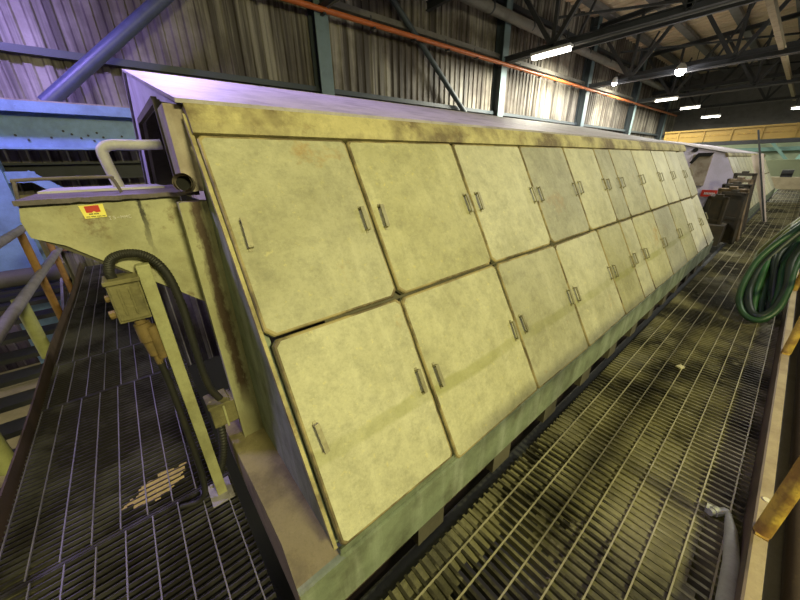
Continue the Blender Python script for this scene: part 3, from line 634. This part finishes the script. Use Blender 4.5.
tube_lamp(-6.2, -5.3, 28.5, 4.40, 'middle of the three small far tube lamps', 150, WHT, 3.10)
tube_lamp(-5.6, -4.7, 31.7, 4.05, 'lowest, farthest of the three small far tube lamps', 150, WHT, .62)
tube_lamp(-1.5, -.7, 30.0, 3.95, 'tube lamp at the right edge above the yellow girder', 200, WHT, 3.82)
area('tube_and_fill_light', (-5.7, 14.6, 4.5), (-6.8, 14.6, 1.5), .3, 3.0, 520, WHT)  # no fixture here, light added to brighten the wall
area('tube_and_fill_light', (-5.7, 21.0, 4.5), (-6.8, 21.0, 1.5), .3, 3.0, 520, WHT)  # second added wall light, also without a fixture
def flood(x, y, z, r, label, power):
    t = thing('flood_lamp', (x, y, z), label, 'lamp')
    part(MB().tube([(x,y,z+.20),(x,y,z+.12),(x,y,z-.02)], [.06,.5*r+.05,r+.02], 18), 'housing', M['lamp'], t, smooth=True)
    part(MB().tube([(x,y,z-.021),(x,y,z-.021-r*.5),(x,y,z-.021-r*.9),(x,y,z-.021-r*1.15)], [r,r*.95,r*.65,r*.15], 18), 'glass', M['flood'], t, smooth=True)
    part(MB().tube([(x,y,z+.18),(x,y,z+.22),(x,18.0,z+.22)], .02, 6), 'stem', M['steel_dark'], t)
    area('flood_light', (x, y, z-.06-r*1.2), (x, y, 0), .3, .3, power, (.95,.94,1.0))
flood(-4.19, 17.7, 4.66, .17, 'bright round flood lamp glaring below the roof trusses', 300)
flood(-6.45, 17.75, 4.62, .09, 'small round lamp close to the wall below the trusses', 60)

# crane girder
cg = thing('crane_girder', (-1.5, 24, 2.5), 'yellow crane girder spanning the hall beyond the machines', 'girder')
part(MB().box((-5.6,24,2.28),(7.5,24.3,2.82)), 'web', M['yellow'], cg)
part(MB().box((-5.6,23.9,2.80),(7.5,24.4,2.88)), 'top_flange', M['yellow'], cg)
part(MB().box((-5.5,23.88,2.10),(7.5,24.42,2.26)), 'bottom_flange', M['steel_dark'], cg, 'dark bottom flange')
for k in range(12): part(MB().box((-5.0+k*1.05,23.92,2.28),(-4.95+k*1.05,24.0,2.8)), 'stiffener', M['yellow'], cg)
part(MB().box((-5.6,23.97,2.55),(7.5,24.0,2.575)), 'cover_strip', M['rail_yellow'], cg)
# far end: green steel and railing
o = MB().bar((-1.1,33,-.5),(.6,33,4.5),.5,.3).build('far_column', M['far_teal']); tag(o, 'leaning teal column at the far end of the hall', 'column')
o = MB().bar((-6,35.6,2.0),(6,35.6,2.0),.2,.25).build('far_rail', M['far_teal']); tag(o, 'horizontal teal beam along the far wall', 'beam')
o = MB().bar((-2.6,34.8,3.1),(-.7,34.8,.9),.12,.15).build('far_brace', M['far_teal']); tag(o, 'thin teal diagonal brace at the far wall', 'brace')
o = MB().box((-3.5,25.5,.0),(1.0,26.2,.55)).build('far_bench', M['planks']); tag(o, 'pale low block across the far end of the walkway', 'block')
o = MB().box((-1.9,28.5,0),(1.5,29,1.35)).build('far_cabinet', M['far_green']); tag(o, 'pale cabinet row beyond the low block at the far end', 'cabinet')
m = MB(); m.box((-.75,25.7,.55),(-.35,26.0,.62)); m.tube([(-.75,25.85,.76),(-.35,25.85,.76)], .14, 14); tag(m.build('far_motor', M['steel_dark']), 'dark motor standing on the far block under the girder', 'motor')

# ================================================================== RIGHT EDGE
kb = thing('kerb', (.31, 3, 0), 'brown steel kerb with a dusty flat top along the right edge of the walkway', 'kerb')
part(MB().box((.276,-.9,-.04),(.284,34,.12)), 'upstand', M['toe'], kb, 'brown inner upstand')
part(MB().box((.284,-.9,.112),(.322,34,.12)), 'top_flange', M['toe_light'], kb, 'dusty pale flange')
o = MB().box((.34,-1,-.20),(.44,34,-.18)).build('lower_plate', M['lower_plate'], origin=(.39,3,-.2)); tag(o, 'grey plate strip lying below the right kerb', 'plate')
o = MB().tube([(.475,-1,-.10),(.475,34,-.10)], .055, 16).build('long_pipe', M['brown_pipe'], smooth=True); tag(o, 'dark brown pipe running outside the right kerb', 'pipe')
rh = thing('handrail', (.33, 4, 0), 'rusty yellow handrail outside the right kerb carrying the green hoses', 'railing')
for y in (1.60, 3.56, 5.5, 7.45, 9.4, 11.35):
    pts = [(.304,y,.118),(.304,y,.5),(.325,y,.75),(.36,y,1.02)]
    p = part(MB().tube(pts, .026, 14), 'post', M['rail_yellow'], rh, smooth=True)
    part(MB().box((.286,y-.035,.119),(.322,y+.035,.126)), 'foot_plate', M['rail_yellow'], p)
part(MB().tube([(.37,.9,1.03),(.37,34,1.03)], .024, 12), 'top_rail', M['rail_yellow'], rh, smooth=True)
part(MB().tube([(.345,.9,.52),(.345,34,.52)], .02, 12), 'mid_rail', M['rail_yellow'], rh, smooth=True)
# grey pipe lying by the kerb and its loose coupling
o = MB().tube([(.215,1.735,.022),(.222,1.70,.024),(.238,1.62,.026),(.258,1.45,.026),(.262,1.25,.027),(.258,.85,.03)], [.005,.012,.021,.026,.027,.028], 18).build('plastic_pipe', M['pipe_grey'], smooth=True); tag(o, 'grey plastic pipe with a tapered tip lying against the right kerb', 'pipe')
m = MB(); m.tube([(.165,1.66,.02),(.212,1.72,.02)], .016, 12); m.tube([(.175,1.675,.02),(.190,1.695,.02)], .021, 12); m.box((.150,1.665,.004),(.175,1.70,.03))
tag(m.build('coupling', M['pipe_grey']), 'small pale grey coupling lying at the tip of the grey pipe', 'coupling')
o = MB().tube([(.304,1.80,.119),(.304,1.80,.125)], .013, 14).build('washer', M['scrap']); tag(o, 'white round tag on the kerb flange beside the yellow post', 'tag')
m = MB(); m.prism([(-.215,2.96,.004),(-.18,2.95,.004),(-.165,2.985,.004),(-.195,3.01,.004)], (0,0,.012)); tag(m.build('scrap', M['scrap']), 'small pale scrap lying on the middle of the right grating', 'scrap')

# green hoses over the right handrail
random.seed(11)
hl = ['outermost dark green hose loop hanging lowest over the walkway', 'bright green hose sweeping down from the rail at the front of the bundle', 'yellow-green hose on top of the bundle', 'dark hose in the middle of the bundle',
      'green hose hanging behind the lowest loop', 'green hose with a small loop touching the grating', 'yellow-green hose low in the bundle', 'dark hose nearest the kerb', 'upper green hose at the back of the bundle', 'thin green hose at the left of the bundle']
hm = ['hose','hose','hose2','hose3','hose','hose','hose2','hose3','hose','hose']
hl += ['green hose at the right of the bundle, half behind the yellow post', 'dark green hose crossing the middle of the bundle', 'dark hose hanging farthest from the rail', 'yellow-green hose just below the top of the bundle', 'green hose with the widest droop', 'dark hose under the lowest loop']
hm += ['hose','hose','hose3','hose2','hose','hose3']
for k in range(16):
    d = -.22+.62*((k*7) % 16)/15; q = ((k*5) % 16)/15; lz = (.02,.06,.30,.12,.04,.0,.22,.05,.20,.10,.03,.16,.08,.26,.0,.05)[k]; u_ = random.uniform(-.02,.02)
    q2 = q*q; e = random.uniform(-.04,.04)
    P = [(.40, 5.75+d, .60), (.40, 5.6+d, .93), (.37, 5.45+d, 1.075+.02*q), (.24+.06*q, 5.30+d, 1.02), (.10+.13*q+u_, 5.16+d, .83-.03*q), (-.04+.17*q+u_, 4.98+d, .57-.05*q+e), (-.075+.24*q, 4.80+d, .34+lz*.5+e),
         (-.055+.25*q, 4.66+d, .17+lz), (.02+.17*q, 4.56+d, .07+lz), (.12+.10*q2, 4.52+d, .06+lz), (.20-.05*q, 4.60+d, .16+lz-.04*q), (.22-.12*q+u_, 4.74+d, .33+lz), (.20-.16*q, 4.9+d, .52+lz), (.22-.1*q, 5.1+d, .72+lz*.7)]
    o = MB().tube(arc(P, 8), (.026,.034,.030)[k % 3], 10).build('hose', M[hm[k]], smooth=True); tag(o, hl[k], 'hose', 'green hoses on the right handrail')

# ================================================================== STACK OF PANELS BY THE SECOND MACHINE
def leaning(cx, cy, wd, h, lean, yaw, mname, label, frame=True):
    t = thing('steel_frame', (cx, cy, 0), label, 'frame', 'steel frames leaning by the second machine')
    R = Matrix.Translation((cx,cy,.002)) @ Matrix.Rotation(yaw,4,'Z') @ Matrix.Rotation(-lean,4,'Y')
    def q(mb):
        mb.v = [R @ v for v in mb.v]; return mb
    m = MB(); m.box((-.025,-wd/2,0),(.025,-wd/2+.05,h)); m.box((-.025,wd/2-.05,0),(.025,wd/2,h)); m.box((-.025,-wd/2,0),(.025,wd/2,.05)); m.box((-.025,-wd/2,h-.05),(.025,wd/2,h)); m.box((-.02,-wd/2,h*.5-.02),(.02,wd/2,h*.5+.02))
    part(q(m), 'frame_bars', M[mname], t)
    if frame: part(q(MB().box((-.008,-wd/2+.03,.03),(.008,wd/2-.03,h-.03))), 'plate', M['stack'], t)
    part(q(MB().box((-.02,-.06,h-.01),(.02,.06,h+.04))), 'lug', M[mname], t)
sl = ['frontmost dark frame leaning towards the second machine', 'second dark frame in the leaning stack', 'rusty open frame in the middle of the leaning stack', 'fourth frame of the leaning stack', 'rusty frame near the back of the leaning stack', 'rearmost frame beside the standing pale board']
sl += ['narrow dark frame squeezed between the stack and the near machine', 'tall dark frame towering over the leaning stack']
lay = [(-.66,8.70,.44,.92,.10,.9,'stack',1), (-.66,9.0,.46,1.0,.26,1.15,'stack2',0), (-.67,9.3,.50,1.04,.14,.7,'stack',0), (-.68,9.65,.45,1.06,.30,1.2,'stack',1), (-.68,9.95,.5,1.10,.16,.8,'stack2',0), (-.69,10.3,.46,1.12,.26,1.1,'stack',0), (-.86,8.45,.30,.85,.06,1.2,'stack',1), (-.70,10.6,.45,1.2,.16,.9,'stack',0)]
for k, (cx, cy, wd, h, le, yw, mn, fr_) in enumerate(lay): leaning(cx, cy, wd, h, le, yw, mn, sl[k], bool(fr_))
o = MB().box((-.95,8.2,.0),(-.66,8.9,.36)).build('crate', M['stack']); tag(o, 'dark low crate between the near machine and the leaning frames', 'crate')
bd = MB(); a = Vector((-.865,12.1,1.56)); b = Vector((-.29,12.1,.01)); dd = Vector((.98,0,.2))
bd.prism([a-dd*.10, a+dd*.10, b+dd*.03, b-dd*.03], (0,.03,0)); tag(bd.build('pale_board', M['pinkish']), 'tall tapering pale pinkish board leaning upright beside the dark frames', 'board')
o = MB().tube([(-1.005,12.06,2.10),(-.30,12.06,.02)], .018, 8).build('rod', M['steel_dark'], smooth=True); tag(o, 'thin dark rod sticking up above the pale board', 'rod')
